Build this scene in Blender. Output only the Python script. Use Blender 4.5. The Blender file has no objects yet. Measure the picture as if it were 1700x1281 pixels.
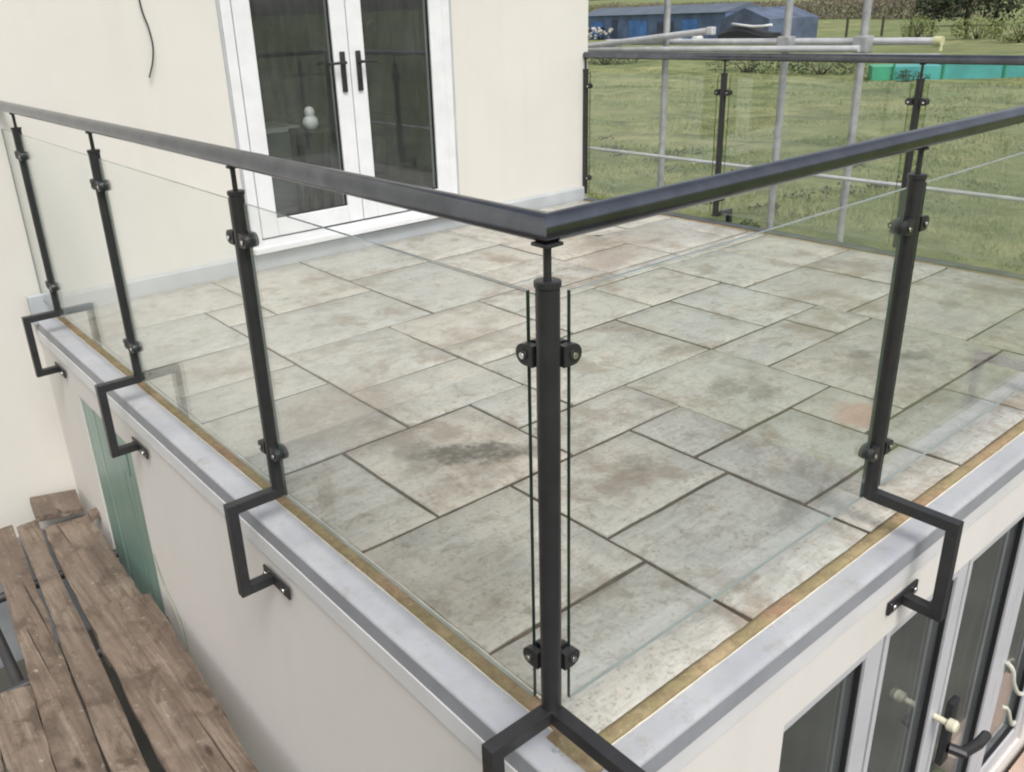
import bpy, bmesh, math, random
from mathutils import Vector, Matrix, noise
random.seed(7)
R = math.radians
S = bpy.context.scene
COL = S.collection

# ------------------------------------------------------------------ camera
cam = bpy.data.cameras.new('camera')
cam.sensor_width = 36; cam.sensor_fit = 'HORIZONTAL'
cam.lens = 1429.83 / 1700 * 36
cam.shift_x = 0.02844; cam.shift_y = -0.02038
cam.clip_start = 0.05; cam.clip_end = 3000
camo = bpy.data.objects.new('camera', cam); COL.objects.link(camo)
cr = Vector((0.77172695, -0.63486546, -0.03719353)); cu = Vector((0.26632829, 0.26952580, 0.92543238)); cf = Vector((0.57750044, 0.72408679, -0.37708296))
m = Matrix((cr, cu, -cf)).transposed().to_4x4(); m.translation = Vector((-0.9335, -0.9919, 1.4201))
camo.matrix_world = m
S.camera = camo

# ------------------------------------------------------------------ light (overcast)
SUN_EL, SUN_AZ = R(55), R(200)      # azimuth measured clockwise from +Y: a soft sun behind the camera, high up
w = bpy.data.worlds.new('World'); S.world = w; w.use_nodes = True
nt = w.node_tree; nt.nodes.clear()
out = nt.nodes.new('ShaderNodeOutputWorld'); bg = nt.nodes.new('ShaderNodeBackground')
sky = nt.nodes.new('ShaderNodeTexSky'); sky.sky_type = 'NISHITA'; sky.sun_disc = False
sky.sun_elevation = SUN_EL; sky.sun_rotation = SUN_AZ
sky.air_density = 1.0; sky.dust_density = 4.0; sky.ozone_density = 1.0
hs = nt.nodes.new('ShaderNodeHueSaturation'); hs.inputs['Saturation'].default_value = 0.30
nt.links.new(sky.outputs[0], hs.inputs['Color']); nt.links.new(hs.outputs[0], bg.inputs[0]); nt.links.new(bg.outputs[0], out.inputs[0])
bg.inputs[1].default_value = 0.135
sun = bpy.data.lights.new('sun', 'SUN'); sun.energy = 1.4; sun.angle = R(22); sun.color = (1, 0.965, 0.91)
suno = bpy.data.objects.new('sun', sun); COL.objects.link(suno)
sd = Vector((math.sin(SUN_AZ) * math.cos(SUN_EL), math.cos(SUN_AZ) * math.cos(SUN_EL), math.sin(SUN_EL)))
suno.rotation_euler = (-sd).to_track_quat('-Z', 'Y').to_euler()
S.cycles.pixel_filter_type = 'BLACKMAN_HARRIS'; S.cycles.filter_width = 2.1
S.view_settings.view_transform = 'Standard'; S.view_settings.look = 'None'
S.view_settings.exposure = 0.42; S.view_settings.gamma = 1.0; S.view_settings.use_curve_mapping = False

# ------------------------------------------------------------------ helpers
class MB:
    def __init__(s): s.bm = bmesh.new(); s.mi = 0
    def face(s, pts):
        f = s.bm.faces.new([s.bm.verts.new(p) for p in pts]); f.material_index = s.mi; return f
    def box(s, x0, x1, y0, y1, z0, z1, bev=0, M=None):
        vs = [s.bm.verts.new((x, y, z)) for x in (x0, x1) for y in (y0, y1) for z in (z0, z1)]
        q = [(0,1,3,2),(4,6,7,5),(0,4,5,1),(2,3,7,6),(0,2,6,4),(1,5,7,3)]
        fs = [s.bm.faces.new([vs[i] for i in k]) for k in q]
        for f in fs: f.material_index = s.mi
        if M is not None:
            for v in vs: v.co = M @ v.co
        if bev:
            es = list({e for f in fs for e in f.edges})
            bmesh.ops.bevel(s.bm, geom=es, offset=bev, segments=2, affect='EDGES', profile=0.6, material=-1)
        return s
    def tube(s, pts, r, n=12, cap=True, rads=None):
        pts = [Vector(p) for p in pts]; rings = []
        up = None
        for i, p in enumerate(pts):
            a = pts[i] - pts[i-1] if i else pts[1] - pts[0]
            b = pts[i+1] - pts[i] if i < len(pts) - 1 else a
            t = (a.normalized() + b.normalized()).normalized()
            if up is None: up = t.orthogonal().normalized()
            up = (up - t * up.dot(t)).normalized(); side = t.cross(up)
            k = 1.0
            rr = rads[i] if rads else r
            cosh = max(0.3, a.normalized().dot(t))
            dirm = (b.normalized() - a.normalized())
            ring = []
            for j in range(n):
                an = 2 * math.pi * j / n
                o = up * math.cos(an) * rr + side * math.sin(an) * rr
                if dirm.length > 1e-4:
                    d = dirm.normalized(); o += d * o.dot(d) * (1 / cosh - 1)
                ring.append(s.bm.verts.new(p + o))
            rings.append(ring)
        for i in range(len(rings) - 1):
            for j in range(n):
                f = s.bm.faces.new((rings[i][j], rings[i][(j+1) % n], rings[i+1][(j+1) % n], rings[i+1][j])); f.material_index = s.mi; f.smooth = True
        if cap:
            for rg, rev in ((rings[0], True), (rings[-1], False)):
                f = s.bm.faces.new(list(reversed(rg)) if rev else rg); f.material_index = s.mi
        return s
    def prism(s, prof, a0, a1, axis='y', nseg=1, jit=0):
        """closed 2-D profile extruded along an axis; prof holds the two other coordinates"""
        rings = []
        for i in range(nseg + 1):
            a = a0 + (a1 - a0) * i / nseg; rg = []
            for (u, v) in prof:
                if jit: u += random.uniform(-jit, jit)
                rg.append(s.bm.verts.new((u, a, v) if axis == 'y' else ((a, u, v) if axis == 'x' else (u, v, a))))
            rings.append(rg)
        n = len(prof)
        for i in range(nseg):
            for j in range(n):
                f = s.bm.faces.new((rings[i][j], rings[i][(j+1) % n], rings[i+1][(j+1) % n], rings[i+1][j])); f.material_index = s.mi
        f = s.bm.faces.new(list(reversed(rings[0]))); f.material_index = s.mi
        f = s.bm.faces.new(rings[-1]); f.material_index = s.mi
        return s
    def mesh(s, name, mats, smooth=False):
        bmesh.ops.recalc_face_normals(s.bm, faces=s.bm.faces)
        me = bpy.data.meshes.new(name); s.bm.to_mesh(me); s.bm.free()
        for mt in (mats if isinstance(mats, (list, tuple)) else [mats]): me.materials.append(mt)
        if smooth:
            for p in me.polygons: p.use_smooth = True
            me.set_sharp_from_angle(angle=R(35))
        return me
    def build(s, name, mats, parent=None, smooth=False):
        return link(name, s.mesh(name, mats, smooth), parent)
def smooth(pts, k=6):
    P = [Vector(p) for p in pts]; P = [P[0] * 2 - P[1]] + P + [P[-1] * 2 - P[-2]]; out = []
    for i in range(1, len(P) - 2):
        for j in range(k):
            t = j / k; a, b, c, d = P[i-1], P[i], P[i+1], P[i+2]
            out.append(.5 * ((2 * b) + (c - a) * t + (2 * a - 5 * b + 4 * c - d) * t * t + (3 * b - a - 3 * c + d) * t ** 3))
    out.append(P[-2]); return out
def link(name, me, parent=None):
    o = bpy.data.objects.new(name, me); COL.objects.link(o)
    if parent is not None:
        o.parent = parent
        o.matrix_parent_inverse = base_inv(parent)
    return o
def base_inv(p):
    return Matrix.Translation(-p.location) if p.parent is None else Matrix.Identity(4)
def tag(o, label=None, cat=None, group=None, kind=None):
    if label: o['label'] = label
    if cat: o['category'] = cat
    if group: o['group'] = group
    if kind: o['kind'] = kind
    return o
def thing(name, loc, label, cat, group=None):
    o = bpy.data.objects.new(name, None); o.empty_display_size = .1; COL.objects.link(o); o.location = loc
    return tag(o, label, cat, group)

# ------------------------------------------------------------------ materials
class N:
    """small node-graph writer"""
    def __init__(s, name):
        s.m = bpy.data.materials.new(name); s.m.use_nodes = True; s.t = s.m.node_tree
        s.b = s.t.nodes['Principled BSDF']; s.o = s.t.nodes['Material Output']
    def n(s, typ, **kw):
        nd = s.t.nodes.new(typ)
        for k, v in kw.items():
            if k.startswith('i_'): 
                key = k[2:]; key = int(key) if key.isdigit() else key
                nd.inputs[key].default_value = v
            else: setattr(nd, k, v)
        return nd
    def l(s, a, b): s.t.links.new(a, b)
    def pos(s, scale=(1,1,1), obj=False):
        c = s.n('ShaderNodeTexCoord').outputs['Object'] if obj else s.n('ShaderNodeNewGeometry').outputs['Position']
        mp = s.n('ShaderNodeMapping'); mp.inputs['Scale'].default_value = scale; s.l(c, mp.inputs[0]); return mp.outputs[0]
    def noise(s, vec, scale, detail=4, rough=.55, dist=0):
        nd = s.n('ShaderNodeTexNoise'); nd.inputs['Scale'].default_value = scale; nd.inputs['Detail'].default_value = detail
        nd.inputs['Roughness'].default_value = rough; nd.inputs['Distortion'].default_value = dist
        s.l(vec, nd.inputs['Vector']); return nd.outputs['Fac']
    def ramp(s, fac, stops, interp='LINEAR'):
        nd = s.n('ShaderNodeValToRGB'); nd.color_ramp.interpolation = interp
        e = nd.color_ramp.elements
        while len(e) < len(stops): e.new(.5)
        for el, (p, c) in zip(e, stops): el.position = p; el.color = (c if isinstance(c, tuple) else (c, c, c)) + (1,)
        s.l(fac, nd.inputs[0]); return nd.outputs[0]
    def mix(s, fac, a, b, blend='MIX'):
        nd = s.n('ShaderNodeMix'); nd.data_type = 'RGBA'; nd.blend_type = blend
        for inp, v in ((nd.inputs[0], fac), (nd.inputs[6], a), (nd.inputs[7], b)):
            if isinstance(v, tuple): inp.default_value = v + (1,) if len(v) == 3 else v
            elif isinstance(v, (int, float)): inp.default_value = v
            else: s.l(v, inp)
        return nd.outputs[2]
    def math(s, op, a, b=None, clamp=False):
        nd = s.n('ShaderNodeMath'); nd.operation = op; nd.use_clamp = clamp
        for i, v in enumerate((a, b)):
            if v is None: continue
            if isinstance(v, (int, float)): nd.inputs[i].default_value = v
            else: s.l(v, nd.inputs[i])
        return nd.outputs[0]
    def bump(s, h, strength=.3, dist=.01):
        nd = s.n('ShaderNodeBump'); nd.inputs['Strength'].default_value = strength; nd.inputs['Distance'].default_value = dist
        s.l(h, nd.inputs['Height']); s.l(nd.outputs[0], s.b.inputs['Normal'])
    def col(s, c): 
        if isinstance(c, tuple): s.b.inputs['Base Color'].default_value = c + (1,)
        else: s.l(c, s.b.inputs['Base Color'])
        return s
    def rough(s, r, metal=0, spec=.5):
        if isinstance(r, (int, float)): s.b.inputs['Roughness'].default_value = r
        else: s.l(r, s.b.inputs['Roughness'])
        s.b.inputs['Metallic'].default_value = metal; s.b.inputs['Specular IOR Level'].default_value = spec; return s
def simple(name, c, r=.5, metal=0, spec=.5, var=.12, scale=8, bump=0, bscale=60):
    g = N(name); p = g.pos()
    f = g.noise(p, scale, 5)
    lo = tuple(v * (1 - var) for v in c); hi = tuple(min(1, v * (1 + var)) for v in c)
    g.col(g.ramp(f, [(.3, lo), (.7, hi)])).rough(r, metal, spec)
    if bump: g.bump(g.noise(p, bscale, 3), bump, .004)
    return g.m

def make_render(name, c):
    g = N(name); p = g.pos()
    f = g.noise(p, .9, 4); f2 = g.noise(p, 9, 5)
    c1 = g.ramp(f, [(.3, tuple(v * .93 for v in c)), (.7, c)])
    st = g.noise(g.pos((3.5, 3.5, .35)), 1.6, 5)
    c2 = g.mix(g.ramp(st, [(.52, 0.), (.76, .20)]), c1, (.55, .52, .46))
    c3 = g.mix(g.ramp(f2, [(.45, 0.), (.75, .10)]), c2, tuple(v * .85 for v in c))
    g.col(c3).rough(.88, 0, .25); g.bump(g.math('ADD', g.noise(p, 220, 3), g.math('MULTIPLY', g.noise(p, 14, 5), .8)), .22, .004)
    return g.m
M = {}
M['cream'] = make_render('cream_render', (.66, .642, .595))
M['cream2'] = make_render('pale_render', (.68, .652, .622))
M['shaded_pvc'] = simple('shaded_white_pvc', (.50, .505, .53), .4, var=.06, scale=5)  # white frame colour lowered to carry the shade on the lower storey
M['white_pvc'] = simple('white_pvc', (.70, .71, .725), .34, var=.05, scale=9)
M['white_board'] = simple('white_fascia', (.62, .62, .63), .45, var=.06, scale=6, bump=.1)
M['black_seal'] = simple('black_rubber', (.015, .015, .016), .5)
M['grey_felt'] = simple('grey_upstand', (.40, .425, .44), .6, var=.10, scale=5, bump=.15)

def make_cap():
    g = N('white_capping'); p = g.pos()
    f = g.noise(p, 4, 5); d = g.noise(p, 34, 6, .65)
    c = g.ramp(f, [(.3, (.315, .330, .365)), (.7, (.415, .425, .450))])
    c = g.mix(g.ramp(d, [(.52, 0.), (.74, .65)]), c, (.34, .325, .285))
    c = g.mix(g.ramp(g.noise(p, 1.7, 5), [(.5, 0.), (.75, .45)]), c, (.36, .36, .35))
    c = g.mix(g.ramp(g.noise(g.pos((1, 1, 1)), 9, 8, .75), [(.55, 0.), (.66, .6)]), c, (.27, .255, .22))
    c = g.mix(g.ramp(g.noise(p, 140, 2), [(.70, 0.), (.76, .6)]), c, (.22, .20, .17))
    g.col(c).rough(.42); g.bump(g.noise(p, 40, 4), .15, .003); return g.m
M['cap'] = make_cap()
M['cap_grey'] = simple('grey_edge_trim', (.27, .28, .31), .5, var=.10, scale=7, bump=.1)

def make_strip():
    g = N('brown_joint_timber'); p = g.pos()
    a = g.noise(p, 3.2, 4); b = g.noise(p, 26, 6, .7)
    c = g.ramp(a, [(.32, (.27, .165, .115)), (.44, (.33, .24, .145)), (.54, (.25, .215, .115)), (.68, (.36, .28, .17))])
    c = g.mix(g.ramp(b, [(.38, .6), (.56, 0.)]), c, (.17, .125, .08))
    c = g.mix(g.ramp(g.noise(p, 60, 3), [(.62, 0.), (.72, .6)]), c, (.42, .36, .26))
    g.col(c).rough(.9, 0, .2); g.bump(b, .8, .006); return g.m
M['strip'] = make_strip()
M['strip_pale'] = simple('pale_sealant', (.62, .58, .48), .7, var=.2, scale=20, bump=.3)

BLOBS = [  # stains on the paving: x, y, half-length, half-width, turn in degrees, strength, tint
    (.70, 1.13, .23, .07, -38, 1.0, 0), (.56, 1.27, .09, .07, -30, .5, 0), (.83, 1.03, .07, .045, -20, .45, 0), (.5, 1.17, .09, .06, 0, .35, 0), (1.80, .86, .10, .065, 20, .6, 0), (1.90, .80, .16, .035, 40, .4, 0),
    (.93, .63, .10, .06, 30, .6, 1), (1.03, 1.06, .10, .06, 20, .5, 0), (1.06, .70, .07, .04, 60, .5, 0), (2.90, 2.52, .34, .14, 20, .5, 1), (2.62, .52, .09, .05, -30, .65, 0), (2.5, .66, .06, .04, 0, .5, 0),
    (.52, 1.75, .34, .24, 30, .55, 1), (1.45, 1.47, .09, .035, -40, .35, 0), (2.62, 2.30, .1, .05, 10, .5, 1), (3.25, 1.32, .3, .2, 0, .3, 1), (3.4, .72, .06, .05, 0, .35, 0), (1.14, .16, .1, .05, 15, .35, 0), (3.45, 2.75, .3, .2, 0, .35, 1), (.25, .55, .2, .16, 0, .25, 0), (1.98, .24, .05, .03, 0, .5, 0), (2.36, .98, .05, .025, 0, .5, 0)]
def make_stone():
    g = N('riven_sandstone'); p = g.pos()
    rnd = g.n('ShaderNodeObjectInfo').outputs['Random']
    base = g.ramp(rnd, [(0., (0.450, 0.439, 0.382)), (.25, (0.410, 0.413, 0.382)), (.5, (0.467, 0.442, 0.382)), (.75, (0.427, 0.439, 0.410)), (1., (0.479, 0.437, 0.365))])
    off = g.n('ShaderNodeVectorMath'); off.operation = 'SCALE'; off.inputs[0].default_value = (37, 19, 53); g.l(rnd, off.inputs['Scale'])
    ad = g.n('ShaderNodeVectorMath'); ad.operation = 'ADD'; g.l(p, ad.inputs[0]); g.l(off.outputs[0], ad.inputs[1]); q = ad.outputs[0]
    big = g.noise(q, 4.2, 7, .66, .8); mid = g.noise(q, 13, 7, .68, .8); fine = g.noise(q, 70, 5, .65)
    c = g.mix(g.ramp(big, [(.35, .55), (.55, 0.)]), base, (.32, .315, .28))
    c = g.mix(g.ramp(big, [(.55, 0.), (.72, .55)]), c, (.46, .40, .32))
    c = g.mix(g.ramp(mid, [(.52, 0.), (.72, .6)]), c, (.56, .55, .50))
    c = g.mix(g.ramp(mid, [(.32, .7), (.47, 0.)]), c, (.21, .185, .14))
    c = g.mix(g.ramp(fine, [(.34, .55), (.46, 0.)]), c, (.16, .14, .105))
    c = g.mix(g.ramp(fine, [(.58, 0.), (.70, .35)]), c, (.60, .575, .51))
    lich = g.noise(q, 6.5, 7, .7, .4)
    c = g.mix(g.ramp(lich, [(.52, 0.), (.68, .45)]), c, (.37, .395, .375))
    dirt_haze = g.noise(p, 2.3, 8, .74, .3)
    c = g.mix(g.ramp(dirt_haze, [(.51, 0.), (.61, .72)]), c, (.225, .18, .13))
    # blobs
    dn = g.n('ShaderNodeTexNoise'); dn.inputs['Scale'].default_value = 11; dn.inputs['Detail'].default_value = 5; dn.inputs['Roughness'].default_value = .65; g.l(p, dn.inputs['Vector'])
    sub = g.n('ShaderNodeVectorMath'); sub.operation = 'SUBTRACT'; g.l(dn.outputs['Color'], sub.inputs[0]); sub.inputs[1].default_value = (.5, .5, .5)
    sc = g.n('ShaderNodeVectorMath'); sc.operation = 'SCALE'; g.l(sub.outputs[0], sc.inputs[0]); sc.inputs['Scale'].default_value = .22
    dp = g.n('ShaderNodeVectorMath'); dp.operation = 'ADD'; g.l(p, dp.inputs[0]); g.l(sc.outputs[0], dp.inputs[1])
    tot = {0: None, 1: None}
    for (x, y, a, b, rot, st, tint) in BLOBS:
        mp = g.n('ShaderNodeMapping'); mp.vector_type = 'TEXTURE'
        mp.inputs['Location'].default_value = (x, y, 0); mp.inputs['Rotation'].default_value = (0, 0, R(rot)); mp.inputs['Scale'].default_value = (a, b, 1e3)
        g.l(dp.outputs[0], mp.inputs[0])
        ln = g.n('ShaderNodeVectorMath'); ln.operation = 'LENGTH'; g.l(mp.outputs[0], ln.inputs[0])
        mr = g.n('ShaderNodeMapRange'); mr.interpolation_type = 'SMOOTHSTEP'
        mr.inputs[1].default_value = .50; mr.inputs[2].default_value = 1.45; mr.inputs[3].default_value = st; mr.inputs[4].default_value = 0
        g.l(ln.outputs['Value'], mr.inputs[0])
        tot[tint] = mr.outputs[0] if tot[tint] is None else g.math('MAXIMUM', tot[tint], mr.outputs[0])
    brk = g.ramp(g.noise(p, 32, 6, .7), [(.32, .45), (.52, 1.)])
    c = g.mix(g.math('MULTIPLY', tot[0], brk), c, (.085, .072, .052))
    c = g.mix(g.math('MULTIPLY', tot[1], brk), c, (.20, .145, .10))
    # faint pink iron bloom on one corner
    mp = g.n('ShaderNodeMapping'); mp.vector_type = 'TEXTURE'; mp.inputs['Location'].default_value = (1.93, .385, 0); mp.inputs['Rotation'].default_value = (0, 0, R(25)); mp.inputs['Scale'].default_value = (.13, .11, 1e3); g.l(dp.outputs[0], mp.inputs[0])
    ln = g.n('ShaderNodeVectorMath'); ln.operation = 'LENGTH'; g.l(mp.outputs[0], ln.inputs[0])
    c = g.mix(g.ramp(ln.outputs['Value'], [(.55, .7), (.95, 0.)]), c, (.46, .27, .21))
    g.col(c)
    g.l(g.ramp(big, [(.3, .24), (.7, .52)]), g.b.inputs['Roughness'])
    sv = g.n('ShaderNodeMapping'); sv.inputs['Scale'].default_value = (5, 26, 5); g.l(q, sv.inputs[0])
    riv = g.noise(sv.outputs[0], 1, 6, .62, 1.2)
    c = g.mix(g.ramp(riv, [(.34, .35), (.48, 0.)]), c, (.22, .205, .165)); g.col(c)
    h = g.math('ADD', g.math('ADD', g.math('MULTIPLY', mid, 1.0), g.math('MULTIPLY', fine, .35)), g.math('MULTIPLY', riv, 1.1))
    g.bump(h, .55, .007); return g.m
M['stone'] = make_stone()
M['mortar'] = simple('dark_mortar', (.075, .062, .043), .95, spec=.2, var=.4, scale=14, bump=.6)
M['black'] = simple('black_powder_coat', (.022, .022, .024), .38, var=.2, scale=20)
M['rail'] = simple('dark_satin_handrail', (.150, .160, .185), .21, 1.0, .5, var=.2, scale=14)
M['rail'].node_tree.nodes['Principled BSDF'].inputs['IOR'].default_value = 1.5
M['steel'] = simple('bright_steel', (.75, .75, .74), .22, 1.0, var=.05)

def make_glass(name, tint, dirt_haze=.0, f0=1.5, dc=(.62, .66, .64), streak=True):
    g = N(name); g.t.nodes.remove(g.b)
    tr = g.n('ShaderNodeBsdfTransparent'); tr.inputs[0].default_value = tint + (1,)
    gl = g.n('ShaderNodeBsdfGlossy'); gl.inputs['Roughness'].default_value = .015; gl.inputs[0].default_value = (.97, .99, .98, 1)
    bf = g.n('ShaderNodeNewGeometry').outputs['Backfacing']
    ior = g.math('ADD', g.math('MULTIPLY', bf, 1 / f0 - f0), f0)
    fr = g.n('ShaderNodeFresnel'); g.l(ior, fr.inputs[0])
    mx = g.n('ShaderNodeMixShader'); g.l(fr.outputs[0], mx.inputs[0]); g.l(tr.outputs[0], mx.inputs[1]); g.l(gl.outputs[0], mx.inputs[2])
    last = mx.outputs[0]
    if dirt_haze:  # diffuse film mixed in for the pale reflections and haze on the glass
        df = g.n('ShaderNodeBsdfDiffuse'); df.inputs[0].default_value = dc + (1,)
        p = g.pos(); f = g.noise(p, 3, 5); f2 = g.noise(g.pos((9, 9, 1.2) if streak else (1, 1, 1)), 3, 5)
        fac = g.ramp(g.math('MULTIPLY', f, f2), [(.15, dirt_haze * (.4 if streak else .85)), (.42, dirt_haze)])
        m2 = g.n('ShaderNodeMixShader'); g.l(fac, m2.inputs[0]); g.l(last, m2.inputs[1]); g.l(df.outputs[0], m2.inputs[2]); last = m2.outputs[0]
    g.l(last, g.o.inputs[0]); return g.m
M['glass'] = make_glass('balustrade_glass', (.984, .991, .988), .03)
M['glass_edge'] = simple('green_glass_edge', (.030, .055, .045), .15, var=.2)
M['glass_edge_long'] = simple('pale_green_glass_edge', (.20, .235, .22), .12, var=.15)
M['pane'] = make_glass('window_glass', (.84, .86, .86), .05, 1.6)
M['galv'] = simple('galvanised_tube', (.36, .37, .38), .5, .35, var=.22, scale=14)
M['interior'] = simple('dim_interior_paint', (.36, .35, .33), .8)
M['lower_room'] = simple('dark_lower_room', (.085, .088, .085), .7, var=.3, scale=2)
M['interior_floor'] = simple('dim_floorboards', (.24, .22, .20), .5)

def make_board():
    g = N('weathered_scaffold_wood'); rnd = g.n('ShaderNodeObjectInfo').outputs['Random']
    off = g.n('ShaderNodeVectorMath'); off.operation = 'SCALE'; off.inputs[0].default_value = (31, 17, 43); g.l(rnd, off.inputs['Scale'])
    def shifted(sc):
        ad = g.n('ShaderNodeVectorMath'); ad.operation = 'ADD'; g.l(g.pos(sc), ad.inputs[0]); g.l(off.outputs[0], ad.inputs[1]); return ad.outputs[0]
    grain = g.noise(shifted((60, 2.2, 60)), 1, 6, .6, .3); streak = g.noise(shifted((18, 1.1, 18)), 1, 6, .65, .5)
    mud = g.noise(shifted((8, 5, 8)), 1, 8, .68, .5); fi = g.noise(shifted((38, 26, 38)), 1, 6, .72); wide = g.noise(shifted((3, 1.2, 3)), 1, 4)
    base = g.ramp(rnd, [(0., (0.185, 0.140, 0.106)), (.35, (0.252, 0.199, 0.155)), (.7, (0.215, 0.168, 0.129)), (1., (0.274, 0.220, 0.172))])
    c = g.mix(g.ramp(streak, [(.36, .65), (.52, 0.)]), base, (0.115, 0.082, 0.062))
    c = g.mix(g.ramp(streak, [(.54, 0.), (.72, .65)]), c, (0.340, 0.280, 0.224))
    c = g.mix(g.ramp(grain, [(.36, .6), (.50, 0.)]), c, (0.100, 0.075, 0.058))
    c = g.mix(g.ramp(mud, [(.38, .85), (.50, 0.)]), c, (0.085, 0.060, 0.045))
    c = g.mix(g.ramp(mud, [(.55, 0.), (.72, .55)]), c, (0.326, 0.269, 0.218))
    c = g.mix(g.ramp(wide, [(.40, .5), (.55, 0.)]), c, (0.130, 0.098, 0.078))
    c = g.mix(g.ramp(fi, [(.60, 0.), (.70, .65)]), c, (0.444, 0.385, 0.323))
    c = g.mix(g.ramp(fi, [(.30, .75), (.40, 0.)]), c, (0.055, 0.042, 0.033))
    knot = g.n('ShaderNodeTexVoronoi'); knot.inputs['Scale'].default_value = 1; g.l(shifted((7, 2.4, 7)), knot.inputs['Vector'])
    c = g.mix(g.ramp(knot.outputs['Distance'], [(.05, .85), (.11, 0.)]), c, (.045, .032, .024))
    crack = g.noise(shifted((46, .8, 46)), 1, 3, .5)
    c = g.mix(g.ramp(crack, [(.30, .9), (.345, 0.)]), c, (.03, .022, .017))
    g.col(c).rough(g.ramp(mud, [(.35, .32), (.6, .75)]), 0, .35); g.bump(g.math('ADD', g.math('ADD', grain, streak), g.math('MULTIPLY', fi, .8)), .85, .008); return g.m
M['board'] = make_board()

def make_field():
    g = N('meadow_soil_and_turf'); p = g.pos()
    a = g.noise(p, .09, 5, .6, .5); b = g.noise(p, 1.1, 6, .65); f = g.noise(p, 9, 5, .7); far = g.noise(g.pos((.02, .05, 1)), 1, 4)
    c = g.ramp(a, [(.32, (0.152, 0.203, 0.084)), (.5, (0.226, 0.261, 0.118)), (.68, (0.317, 0.319, 0.151))])
    c = g.mix(g.ramp(b, [(.40, .55), (.56, 0.)]), c, (0.104, 0.139, 0.062))
    c = g.mix(g.ramp(b, [(.56, 0.), (.75, .5)]), c, (0.342, 0.331, 0.168))
    c = g.mix(g.ramp(f, [(.36, .5), (.50, 0.)]), c, (0.134, 0.151, 0.067))
    c = g.mix(g.ramp(far, [(.5, 0.), (.7, .35)]), c, (0.207, 0.174, 0.095))
    ru = g.noise(g.pos((.5, .28, 1)), 1, 6, .7, .8)
    c = g.mix(g.ramp(ru, [(.36, .75), (.50, 0.)]), c, (0.067, 0.095, 0.043))
    c = g.mix(g.ramp(ru, [(.56, 0.), (.70, .55)]), c, (0.378, 0.360, 0.185))
    g.col(c).rough(.95, 0, .15); g.bump(g.math('ADD', b, f), .9, .08); return g.m
M['field'] = make_field()
M['patio'] = simple('pinkish_concrete', (.46, .34, .28), .9, var=.15, scale=5, bump=.3)
M['yard'] = simple('muddy_yard', (.085, .08, .068), .8, var=.2, scale=3, bump=.3)
def leafmat(name, cols):
    g = N(name); rnd = g.noise(g.pos(), .8, 5); h = g.noise(g.pos(), 37, 2)
    c = g.ramp(rnd, [(.35, cols[0]), (.5, cols[1]), (.65, cols[2])]); c = g.mix(g.ramp(h, [(.4, .4), (.6, 0.)]), c, tuple(v * .6 for v in cols[0]))
    g.col(c).rough(.8, 0, .2); return g.m
M['leaf_dark'] = leafmat('dark_tree_leaves', [(.028, .042, .022), (.042, .058, .030), (.060, .075, .038)])
M['leaf_olive'] = leafmat('olive_bush_leaves', [(.085, .11, .035), (.13, .155, .05), (.19, .20, .075)])
M['twig'] = leafmat('bare_hedge_twigs', [(.11, .085, .070), (.15, .12, .098), (.17, .15, .105)])
M['grass'] = leafmat('grass_blades', [(.155, .215, .085), (.25, .295, .13), (.38, .38, .19)])
M['bark'] = simple('bark', (.07, .055, .04), .9)

# ------------------------------------------------------------------ setting: ground
X0, W, L, H = 0.0, 3.952, 4.133, 1.10
GZ = -2.0
me = bpy.data.meshes.new('field'); bm = bmesh.new()
xs = [-60, -20, -6, -3, 0, 3, 4.5] + [5 + i * .6 for i in range(50)] + [36 + i * 4 for i in range(30)] + [160, 200, 260, 340, 480, 700, 1000, 1500]
ys = [-1000, -300, -80, -20, -6, -3] + [-2 + i * .6 for i in range(50)] + [29 + i * 4 for i in range(30)] + [150, 200, 260, 340, 480, 700, 1000, 1500]
grid = []
for x in xs:
    row = []
    for y in ys:
        z = GZ
        if x > 5.5: z += .10 * noise.noise((x * .35, y * .35, 0)) + .25 * noise.noise((x * .05, y * .05, 3)) * min(1, (x - 5.5) / 15)
        d = math.hypot(x, y)
        if d > 220 and x > 0: z += min(30, (d - 220) * .012)
        row.append(bm.verts.new((x, y, z)))
    grid.append(row)
for i in range(len(xs) - 1):
    for j in range(len(ys) - 1):
        f = bm.faces.new((grid[i][j], grid[i+1][j], grid[i+1][j+1], grid[i][j+1])); f.smooth = True
bm.to_mesh(me); bm.free(); me.materials.append(M['field'])
tag(link('field', me), 'rough green grass field beyond the terrace', None, None, 'structure')
b = MB(); b.box(2.62, 3.4, -.30, -.16, GZ - .1, GZ + .10); tag(b.build('doorstep', M['patio']), 'pinkish concrete step below the glazed doors', None, None, 'structure')
b = MB(); b.box(-5, 2.446, -6, 3.9, GZ - .1, GZ + .03); b.box(2.4465, 4.9, -6, -.3005, GZ - .1, GZ + .03); tag(b.build('yard', M['yard']), 'muddy grey yard under the scaffold boards', None, None, 'structure')

# ------------------------------------------------------------------ house
house = thing('house', (2, 4, GZ), 'cream rendered house wall with white french doors onto the terrace', 'house')
DX0, DX1, DT = 1.235, 2.835, 2.25      # door opening
DB = .10
WLX = -.056
def wall_piece(b, x0, x1, z0, z1): b.box(x0, x1, W, W + .26, z0, z1)
b = MB(); wall_piece(b, -6, DX0, GZ, 5); wall_piece(b, DX1, L + .035, GZ, 5)
wall_piece(b, DX0, DX1, DT, 5); wall_piece(b, DX0, DX1, GZ, DB)
b.build('wall', M['cream'], house)
b = MB(); b.box(-6, WLX, W - .02, W - .001, GZ, -1.22); b.build('wall_plinth', simple('grey_plinth', (.26, .275, .29), .8, var=.15, scale=4), house)
b = MB(); b.box(L - .2, L + .034, W + .262, 9.5, GZ, 5); b.build('side_wall', M['cream'], house)
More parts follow.
